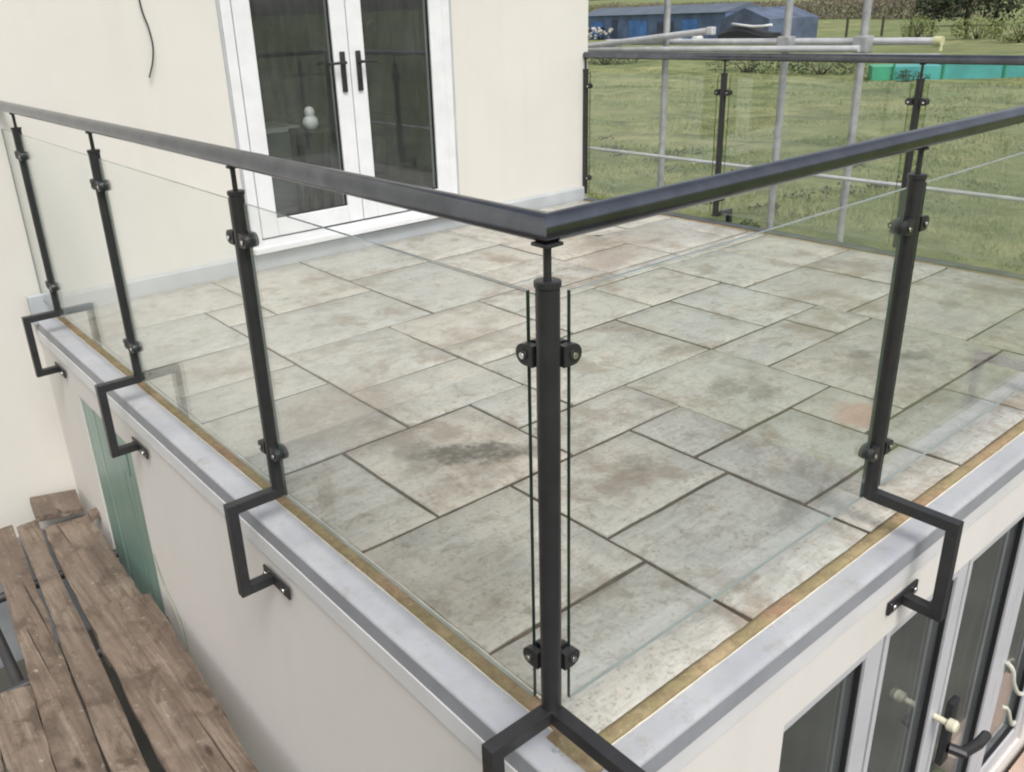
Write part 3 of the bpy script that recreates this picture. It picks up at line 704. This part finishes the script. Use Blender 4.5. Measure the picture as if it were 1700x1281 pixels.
# ------------------------------------------------------------------ scaffold boards on the left
BZ = -1.03
def board(pts, dz, label, th=.036):
    """pts: far-left, far-right, near-right, near-left (x, y)"""
    b = MB(); n = 34; rows = []
    sd = random.random() * 30
    for i in range(n + 1):
        t = i / n
        l = Vector(pts[0]).lerp(Vector(pts[3]), t); r_ = Vector(pts[1]).lerp(Vector(pts[2]), t)
        ww = .009; l.x += ww * noise.noise((t * 13, sd, 1)); r_.x += ww * noise.noise((t * 13, sd, 7))
        if i in (0, n):
            l.y += .01 * noise.noise((sd, i, 2)); r_.y += .01 * noise.noise((sd, i, 5))
        z = BZ + dz + .004 * noise.noise((t * 3, sd, 3)); row = []
        row.append(b.bm.verts.new((l.x, l.y, z - th))); row.append(b.bm.verts.new((l.x, l.y, z - .004)))
        row.append(b.bm.verts.new((l.x + .006, l.y, z)))
        mm = l.lerp(r_, .5); row.append(b.bm.verts.new((mm.x, mm.y, z + .002 * noise.noise((t * 5, sd, 9)))))
        row.append(b.bm.verts.new((r_.x - .006, r_.y, z))); row.append(b.bm.verts.new((r_.x, r_.y, z - .004))); row.append(b.bm.verts.new((r_.x, r_.y, z - th)))
        rows.append(row)
    for i in range(n):
        for j in range(7):
            f = b.bm.faces.new((rows[i][j], rows[i][(j+1) % 7], rows[i+1][(j+1) % 7], rows[i+1][j]))
    b.bm.faces.new(rows[0]); b.bm.faces.new(list(reversed(rows[-1])))
    o = b.build('scaffold_board', M['board'], None, True)
    return tag(o, label, 'board', 'scaffold boards below the terrace')
board([(-.370, 2.68), (-.095, 2.60), (-.235, .30), (-.475, .30)], .022, 'wide stained scaffold board nearest the rendered wall at the front')
board([(-.318, 3.62), (-.085, 3.58), (-.135, 2.30), (-.392, 2.30)], -.012, 'short dark brown scaffold board beside the green side door')
board([(-.430, 3.72), (-.328, 3.72), (-.540, .30), (-.668, .30)], -.004, 'narrow scaffold board beside the long dark gap')
board([(-.565, 3.74), (-.438, 3.74), (-.676, .30), (-.842, .30)], .004, 'long pale scaffold board running up to the house wall')
board([(-.820, 2.38), (-.680, 2.34), (-.850, .30), (-.985, .30)], .012, 'lighter scaffold board starting beside the dark scaffold tube')
board([(-1.000, 2.34), (-.830, 2.32), (-.995, .30), (-1.16, .30)], .002, 'outermost scaffold board in the lower left corner')
b = MB(); Mx = Matrix.Translation((-.205, 3.77, BZ + .012)) @ Matrix.Rotation(R(-6), 4, 'Z') @ Matrix.Rotation(R(7), 4, 'Y')
b.box(-.118, .118, -.125, .125, -.018, .018, .003, Mx); tag(b.build('scaffold_board', M['board']), 'short offcut board lying against the house wall', 'board', 'scaffold boards below the terrace')
b = MB(); b.box(-.10, -.02, 3.50, 3.56, BZ - .01, BZ + .03, .003); tag(b.build('timber_offcut', M['board']), 'small timber offcut at the end of the boards', 'offcut')
M['dark_tube'] = simple('dark_steel_tube', (.055, .055, .058), .5, .4)
scl = thing('scaffold', (-.6, 2.5, GZ), 'dark steel scaffold tubes carrying the boards', 'scaffold')
for yy in (3.2, 2.47, .7):
    b = MB(); b.tube([(-1.3, yy, BZ - .075), (-.075, yy, BZ - .075)], .024, 12); b.build('transom', M['dark_tube'], scl, True)
b = MB(); b.tube([(-.70, 3.75, BZ - .125), (-.70, .2, BZ - .125)], .024, 12); b.build('ledger', M['dark_tube'], scl, True)
for (xx, yy) in ((-1.2, 3.2), (-1.2, .7), (-.15, 3.2), (-.15, .7)):
    b = MB(); b.tube([(xx, yy + .05, GZ + .03), (xx, yy + .05, BZ - .05 if xx > -1 else 1.0 if yy > 9 else BZ - .05)], .024, 12); b.build('standard', M['dark_tube'], scl, True)
# thin wires at the foot of the wall
b = MB(); b.tube(smooth([(WL - .004, 2.57, -.80), (WL - .006, 2.50, -.93), (WL - .008, 2.40, -1.0), (WL - .010, 2.33, -1.10), (WL - .010, 2.34, -1.22), (WL - .008, 2.44, -1.32)]), .0032, 8)
tag(b.build('wire', simple('grey_green_wire', (.25, .27, .2), .6), None, True), 'thin grey green wire curling down the pale wall', 'wire')

# ------------------------------------------------------------------ scaffold beyond the far rail
SX = 5.033
sc = thing('scaffolding', (SX, 2.8, GZ), 'grey scaffold tubes standing in the grass beyond the far railing', 'scaffolding')
for (yy, top) in ((3.90, 2.6), (2.79, 2.6), (2.20, 2.6)):
    b = MB(); b.tube([(SX, yy, GZ - .1), (SX, yy, top)], .027, 14); b.build('standard', M['galv'], sc, True)
M['tube_pale'] = simple('pale_scaffold_tube', (.55, .56, .58), .4, .25, var=.15, scale=10)
M['yellow_cap'] = simple('yellow_end_cap', (.52, .52, .30), .6)
def hor(pts, r, name='ledger', mat='tube_pale'):
    b = MB(); b.tube(pts, r, 14); return b.build(name, M[mat], sc, True)
hor([(SX - .055, 4.95, 1.10), (SX - .055, 3.42, 1.235)], .026)
lb = hor([(SX + .06, 4.6, 1.150), (SX + .06, 1.75, 1.150)], .024)
b = MB(); b.tube([(SX + .06, 1.749, 1.150), (SX + .06, 1.70, 1.150)], .032, 14); b.tube([(SX + .06, 1.715, 1.150), (SX + .06, 1.705, 1.09)], .012, 8); b.build('end_cap', M['yellow_cap'], lb, True)
hor([(SX - .06, 5.0, 1.092), (SX - .06, 2.19, 1.108)], .023)
hor([(SX - .12, 5.0, 1.050), (SX - .12, 1.62, 1.072)], .014, 'ledger', 'galv')
hor([(SX - .055, 5.6, .235), (SX - .055, -1.0, .235)], .014)
for yy in (2.79, 2.20):
    b = MB(); b.box(SX - .05, SX + .05, yy - .05, yy + .05, 1.08, 1.19, .012); b.build('coupler', M['galv'], sc)
b = MB(); b.box(SX - .085, SX - .025, 3.39, 3.45, 1.205, 1.265, .012); b.build('coupler', M['tube_pale'], sc)

# ------------------------------------------------------------------ far things in the field
def leafcloud(b, c, rad, n, size, rng, gap=.25):
    for i in range(n):
        while True:
            v = Vector((rng.uniform(-1, 1), rng.uniform(-1, 1), rng.uniform(-1, 1)))
            if v.length <= 1: break
        p = Vector((c[0] + v.x * rad[0], c[1] + v.y * rad[1], c[2] + v.z * rad[2]))
        if noise.noise(p * (1.6 / max(rad))) < -gap: continue
        if p.z < GZ + .02: p.z = GZ + .02 + rng.random() * .1
        u = Vector((rng.gauss(0, 1), rng.gauss(0, 1), rng.gauss(0, 1))).normalized(); k = u.orthogonal().normalized(); s = size * rng.uniform(.6, 1.3)
        b.face((p - u * s, p - k * s * .6, p + u * s, p + k * s * .6))
rng = random.Random(3)
def bush(name, label, cat, c, rad, n, size, mat, group=None):
    b = MB(); leafcloud(b, c, rad, n, size, rng)
    r_ = thing(name, (c[0], c[1], GZ), label, cat, group)
    b.build('foliage', M[mat], r_)
    b = MB()
    for k in range(4):
        a = k * 1.6; b.tube([(c[0], c[1], GZ - .1), (c[0] + rad[0] * .3 * math.cos(a), c[1] + rad[1] * .3 * math.sin(a), c[2] + rad[2] * .4)], .05, 5, True, [.07, .02])
    b.build('stem', M['bark'], r_)
# dark tree
t = thing('tree', (112, 47, GZ), 'dark broad tree standing alone in the field at the upper right', 'tree')
b = MB()
for (dx, dy, z, rx, rz, n) in ((0, 0, 3.2, 4.0, 2.6, 900), (-1.6, 1.8, 1.4, 3.6, 2.0, 700), (1.8, -2.6, 2.2, 3.0, 2.6, 700), (0, -3.8, .8, 2.4, 1.8, 400), (-.5, 3.4, 1.2, 2.5, 1.6, 400)): leafcloud(b, (112 + dx, 47 + dy, GZ + z + 1.2), (rx, rx, rz), n, .26, rng)
b.build('crown', M['leaf_dark'], t)
b = MB(); b.tube([(112, 47, GZ - .2), (112.1, 47.1, GZ + 1.5), (112, 47, GZ + 4)], .3, 8, True, [.4, .3, .1])
for k in range(6): b.tube([(112, 47, GZ + 1.4 + k * .3), (112 + 2 * math.cos(k * 1.1), 47 + 2 * math.sin(k * 1.1), GZ + 3 + k * .4)], .1, 6, True, [.14, .04])
b.build('trunk', M['bark'], t)
bush('bush', 'olive green bush left of the dark tree', 'bush', (77.5, 36.2, GZ + .9), (1.6, 1.6, 1.1), 700, .13, 'leaf_olive', 'bushes across the field')
bush('bush', 'yellowish bush in front of the dark tree', 'bush', (79, 32, GZ + .8), (1.6, 2.2, 1.0), 700, .13, 'leaf_olive', 'bushes across the field')
bush('bush', 'low bush at the right edge of the picture above the railing', 'bush', (75, 27.2, GZ + .8), (1.6, 2.4, 1.0), 700, .13, 'leaf_olive', 'bushes across the field')
bush('bush', 'low dark bramble beside the teal sheeting', 'bush', (41, 23.5, GZ + .35), (1.0, 2.4, .45), 800, .07, 'leaf_dark', 'bushes across the field')
bush('bush', 'dark bramble under the far handrail behind the scaffold tubes', 'bush', (40.5, 27.5, GZ + .35), (.9, 2.6, .45), 800, .07, 'leaf_dark', 'bushes across the field')
bush('bush', 'dark green growth under the far handrail next to the house corner', 'bush', (44, 41, GZ + .35), (1.2, 3.0, .5), 800, .08, 'leaf_dark', 'bushes across the field')
# bare hedge across the back
b = MB(); rng2 = random.Random(5)
for i in range(26000):
    t_ = rng2.random(); px = 255 + (150 - 255) * t_ + rng2.gauss(0, 2.5); py = 260 + (62 - 260) * t_ + rng2.gauss(0, 2.5)
    hh = 3.6 + 1.8 * noise.noise((t_ * 14, 0, 0)) ; z = GZ + hh * rng2.random() ** .9 + (max(0, math.hypot(px, py) - 220) * .012)
    s = rng2.uniform(.18, .5); u = Vector((rng2.gauss(0, .5), rng2.gauss(0, .5), rng2.gauss(0, 1))).normalized(); k = u.orthogonal().normalized()
    p = Vector((px, py, z)); b.face((p - u * s, p - k * s * .35, p + u * s, p + k * s * .35))
tag(b.build('hedge', M['twig']), 'long brown leafless hedge along the back of the field', None, None, 'stuff')
b = MB()
for i in range(3500):
    t_ = rng2.random(); px = 150 + (118 - 150) * t_ + rng2.gauss(0, 3); py = 150 + (128 - 150) * t_ + rng2.gauss(0, 4)
    z = GZ + 4.4 * rng2.random(); s = rng2.uniform(.25, .6); u = Vector((rng2.gauss(0, 1), rng2.gauss(0, 1), rng2.gauss(0, 1))).normalized(); k = u.orthogonal().normalized(); p = Vector((px, py, z)); b.face((p - u * s, p - k * s * .5, p + u * s, p + k * s * .5))
tag(b.build('scrub', M['leaf_olive']), 'olive scrub behind the blue barn', None, None, 'stuff')
# blue barn
M['blue_wall'] = simple('blue_cladding', (.10, .145, .245), .6, var=.3, scale=.6)
M['blue_pale'] = simple('faded_blue_cladding', (.085, .112, .170), .6, var=.35, scale=.7)
M['slate'] = simple('grey_blue_roof', (.10, .125, .16), .6, var=.2, scale=.5)
barn = thing('barn', (80, 66, GZ), 'long low blue clad barn across the field with a gabled end', 'barn')
A, Bp = Vector((81.5, 80, 0)), Vector((77.0, 55.5, 0)); dv = (Bp - A).normalized(); nv = Vector((dv.y, -dv.x, 0))
if nv.dot(Vector((-1, -1, 0))) < 0: nv = -nv
back = -nv * 6
def quadprism(b, a, c, depth, z0, z1, ridge):
    v = [a, c, c + depth, a + depth]; lo = [b.bm.verts.new((p.x, p.y, z0)) for p in v]; hi = [b.bm.verts.new((p.x, p.y, z1)) for p in v]
    for i in range(4): b.bm.faces.new((lo[i], lo[(i+1) % 4], hi[(i+1) % 4], hi[i]))
    return hi
b = MB(); quadprism(b, A, Bp, back, GZ, GZ + 2.75, 0); b.build('wall', M['blue_wall'], barn)
b = MB(); ov = nv * .3; r0 = A - dv * .3; r1 = Bp + dv * .05
pts0 = [(r0 + ov, 2.72), (r0 + back * .5, 3.55), (r0 + back - ov, 2.72)]; 
lo = [b.bm.verts.new((p.x, p.y, GZ + z)) for p, z in pts0]; hi = [b.bm.verts.new(((p + (r1 - r0)).x, (p + (r1 - r0)).y, GZ + z)) for p, z in pts0]
for i in range(3): b.bm.faces.new((lo[i], lo[(i+1) % 3], hi[(i+1) % 3], hi[i]))
b.bm.faces.new(lo); b.bm.faces.new(list(reversed(hi))); b.build('roof', M['slate'], barn)
# gabled end bay
C0, C1 = Bp + dv * .1 + nv * .8, Bp + dv * 6.6 + nv * .8
b = MB(); v = [C0, C1, C1 + back * 1.1, C0 + back * 1.1]; z1 = 2.0
mid0 = (C0 + C1) / 2; mid1 = mid0 + back * 1.1
V = lambda p, z: b.bm.verts.new((p.x, p.y, GZ + z))
f0 = [V(C0, 0), V(C1, 0), V(C1, z1), V(mid0, 3.05), V(C0, z1)]; f1 = [V(v[3], 0), V(v[2], 0), V(v[2], z1), V(mid1, 3.05), V(v[3], z1)]
b.bm.faces.new(f0); b.bm.faces.new(list(reversed(f1)))
for i in range(5): b.bm.faces.new((f0[i], f0[(i+1) % 5], f1[(i+1) % 5], f1[i]))
b.build('gable_end', M['blue_pale'], barn)
for k, (d0, wd, hh, mm) in enumerate(((2.2, 2.2, 2.0, 'bright'), (6.2, 1.0, 2.2, 'dark'), (9.5, 3.2, 2.1, 'bright'), (14.5, 2.6, 1.9, 'dark'), (18.5, 2.4, 2.1, 'bright'))):
    mt = M.setdefault('door_' + mm, simple('barn_door_' + mm, (.07, .19, .46) if mm == 'bright' else (.05, .06, .10), .5, var=.3, scale=1))
    b = MB(); p = A + dv * d0 + nv * .02; q = p + dv * wd
    hi = quadprism(b, p, q, nv * .06, GZ + .1, GZ + hh, 0); b.bm.faces.new(hi); b.build('barn_door', mt, barn)
# dark sheeted vehicle with pale edge
veh = thing('covered_trailer', (71.2, 48.6, GZ), 'dark sheeted trailer with a pale top edge parked before the blue gable', 'trailer')
b = MB(); c0 = Vector((71.6, 51.6, 0)); c1 = Vector((70.9, 45.6, 0)); dd = (c1 - c0)
secs = []
for i in range(9):
    t_ = i / 8; p = c0 + dd * t_; hgt = 1.1 + .65 * math.sin(math.pi * min(1, t_ * 1.25)) - .15 * t_; 
    secs.append([b.bm.verts.new((p.x + ox, p.y, GZ + z)) for (ox, z) in ((-1, .25), (-1, hgt * .7), (-.4, hgt), (.6, hgt), (1, hgt * .7), (1, .25))])
for i in range(8):
    for j in range(6): b.bm.faces.new((secs[i][j], secs[i][(j+1) % 6], secs[i+1][(j+1) % 6], secs[i+1][j]))
b.bm.faces.new(secs[0]); b.bm.faces.new(list(reversed(secs[-1]))); b.build('sheet', simple('dark_sheet', (.022, .022, .026), .6), veh)
b = MB(); pts = [(c0 + dd * t_ + Vector((-.8, 0, 0))) for t_ in (.25, .45, .65, .85, 1.0)]; zz = (1.75, 1.62, 1.50, 1.52, 1.62)
b.tube([(p.x, p.y, GZ + z) for p, z in zip(pts, zz)], .11, 8); b.build('pale_edge', M['white_pvc'], veh)
for t_ in (.2, .75):
    p = c0 + dd * t_; b = MB(); b.tube([(p.x - 1.05, p.y, GZ + .3), (p.x - .85, p.y, GZ + .3)], .32, 14); b.build('wheel', M['black_seal'], veh, True)
# white bags and rubble heap
for k, (x_, y_, s_, lab) in enumerate(((83.0, 66.0, .75, 'largest white builders bag in front of the blue barn'), (82.0, 62.2, .6, 'white builders bag nearest the scaffold knob'), (83.6, 69.5, .5, 'small white builders bag on the left of the others'))):
    b = MB(); rr = [(.75, 0), (.95, .25), (1, .6), (.9, 1.0), (.55, 1.25), (.2, 1.35)]; rings = []
    for (q, z_) in rr: rings.append([b.bm.verts.new((x_ * .93 - 4.3 + s_ * q * math.cos(j * math.pi / 5) * (1 + .12 * noise.noise((j, z_ * 3, k * 4))), y_ * .93 - 2.9 + s_ * q * math.sin(j * math.pi / 5) * (1 + .12 * noise.noise((j, z_ * 4, k * 7))), GZ + z_ * s_)) for j in range(10)])
    for i in range(5):
        for j in range(10): b.bm.faces.new((rings[i][j], rings[i][(j+1) % 10], rings[i+1][(j+1) % 10], rings[i+1][j]))
    b.bm.faces.new(rings[-1])
    tag(b.build('builders_bag', simple('white_woven_bag', (.58, .60, .60), .8), None, True), lab, 'bag', 'white bags by the barn')
b = MB()
for i in range(70):
    x_, y_ = 80 + rng.gauss(0, .9), 76 + rng.gauss(0, 1.6); s_ = rng.uniform(.1, .32); z_ = GZ + rng.random() * 1.4
    b.box(-s_, s_, -s_ * .5, s_ * .5, -s_ * .4, s_ * .4, 0, Matrix.Translation((x_, y_, z_)) @ Matrix.Rotation(rng.random() * 6, 4, 'Z') @ Matrix.Rotation(rng.random() * 2, 4, 'X')); b.mi = rng.choice((0, 0, 1))
tag(b.build('rubble_heap', [simple('pale_rubble', (.5, .5, .47), .8), M['black_seal']]), 'heap of pale and dark rubble beside the house corner', 'heap', None, 'stuff')
# fence posts
fp = [(84, 52.5), (83.3, 45.9), (86.5, 44.0), (88.1, 42.0), (84, 38.0), (80.5, 33.5)]
FL = ['thin fence post right of the covered trailer', 'dark fence post left of the tall scaffold tube', 'fence post half hidden by the tall scaffold tube', 'fence post just right of the tall scaffold tube', 'fence post in front of the dark tree', 'fence post at the right among the olive bushes']
for (x_, y_), lb in zip(fp, FL):
    b = MB(); b.box(x_ - .09, x_ + .09, y_ - .09, y_ + .09, GZ - .2, GZ + 1.7 + rng.uniform(-.2, .2), .01); tag(b.build('fence_post', M['bark']), lb, 'fence post', 'fence posts across the field')
# teal sheeting
M['teal'] = simple('teal_sheet', (.075, .33, .315), .5, var=.18, scale=1.2, bump=.3, bscale=2)
M['teal_green'] = simple('green_sheet', (.06, .33, .19), .5, var=.2, scale=1)
tl = thing('teal_container', (39.5, 16.5, GZ), 'long teal sheeted skip lying in the field under the far handrail', 'container')
def pxl(p, q, t_): return (p[0] + (q[0] - p[0]) * t_, p[1] + (q[1] - p[1]) * t_)
P0, P1 = (37.9, 19.2), (41.8, 13.2)
for (t0, t1, hh, mt, nm) in ((0, .12, .62, 'teal_green', 'end_sheet'), (.125, .40, .60, 'teal', 'side_panel'), (.405, .73, .74, 'teal', 'side_panel'), (.735, 1.0, .74, 'teal', 'side_panel')):
    a = Vector(pxl(P0, P1, t0) + (0,)); c = Vector(pxl(P0, P1, t1) + (0,)); dpt = Vector((1.5, 1.0, 0))
    b = MB(); hi = quadprism(b, a, c, dpt, GZ, GZ + hh, 0); b.bm.faces.new(hi); b.build(nm, M[mt], tl)
for t_ in (.125, .402, .732, 1.0):
    a = pxl(P0, P1, t_); b = MB(); b.box(a[0] - .09, a[0] - .02, a[1] - .04, a[1] + .04, GZ, GZ + .76); b.build('rib', M['teal_green'], tl)
b = MB(); leafcloud(b, (38.0, 17.6, GZ + .25), (.5, .9, .3), 350, .06, rng); tag(b.build('weed_clump', M['leaf_dark']), 'dark weeds growing in front of the teal skip', None, None, 'stuff')
b = MB(); rw = random.Random(21)
for k in range(46):
    t_ = rw.random(); x_ = 8.5 + rw.random() * 9; y_ = -1 + x_ * rw.uniform(.15, 1.25); s_ = rw.uniform(.12, .34)
    leafcloud(b, (x_, y_, GZ + .04), (s_ * 1.6, s_ * 1.6, s_ * .5), 60, .035, rw)
tag(b.build('meadow_weeds', M['leaf_dark']), 'low dark weeds scattered through the grass behind the far glass', None, None, 'stuff')
# grass tufts over the near field
b = bpy.data.meshes.new('grass'); vs, fs = [], []
rg = random.Random(11)
def blade(x_, y_, h_, wd):
    a = rg.random() * 6.283; lx, ly = math.cos(a) * wd, math.sin(a) * wd; t = rg.uniform(-.5, .5) * h_; t2 = rg.uniform(-.5, .5) * h_
    z_ = GZ + .10 * noise.noise((x_ * .35, y_ * .35, 0)) + .25 * noise.noise((x_ * .05, y_ * .05, 3)) * min(1, (x_ - 5.5) / 15) - .03
    i = len(vs); vs.extend([(x_ - lx, y_ - ly, z_), (x_ + lx, y_ + ly, z_), (x_ + t, y_ + t2, z_ + h_)]); fs.append((i, i + 1, i + 2))
cnt = 0
while cnt < 170000:
    d = 5.8 * (7.5 ** rg.random()); an = R(rg.uniform(-2, 58))
    x_, y_ = -.93 + d * math.cos(an) * 1.25, -.99 + d * math.sin(an) * 1.25
    if x_ < 5.3: continue
    k = 1.1 * noise.noise((x_ * .5, y_ * .28, 1)) + .5 * noise.noise((x_ * 2.2, y_ * 2.2, 4))
    if k < -.12 and rg.random() < .75: continue
    s = .004 + d * .0009
    blade(x_, y_, rg.uniform(.03, .09) * (1.2 + k), s); cnt += 1
b.from_pydata(vs, [], fs); b.update(); b.materials.append(M['grass'])
tag(link('grass', b), 'rough grass growing in the field beyond the far railing', None, None, 'stuff')
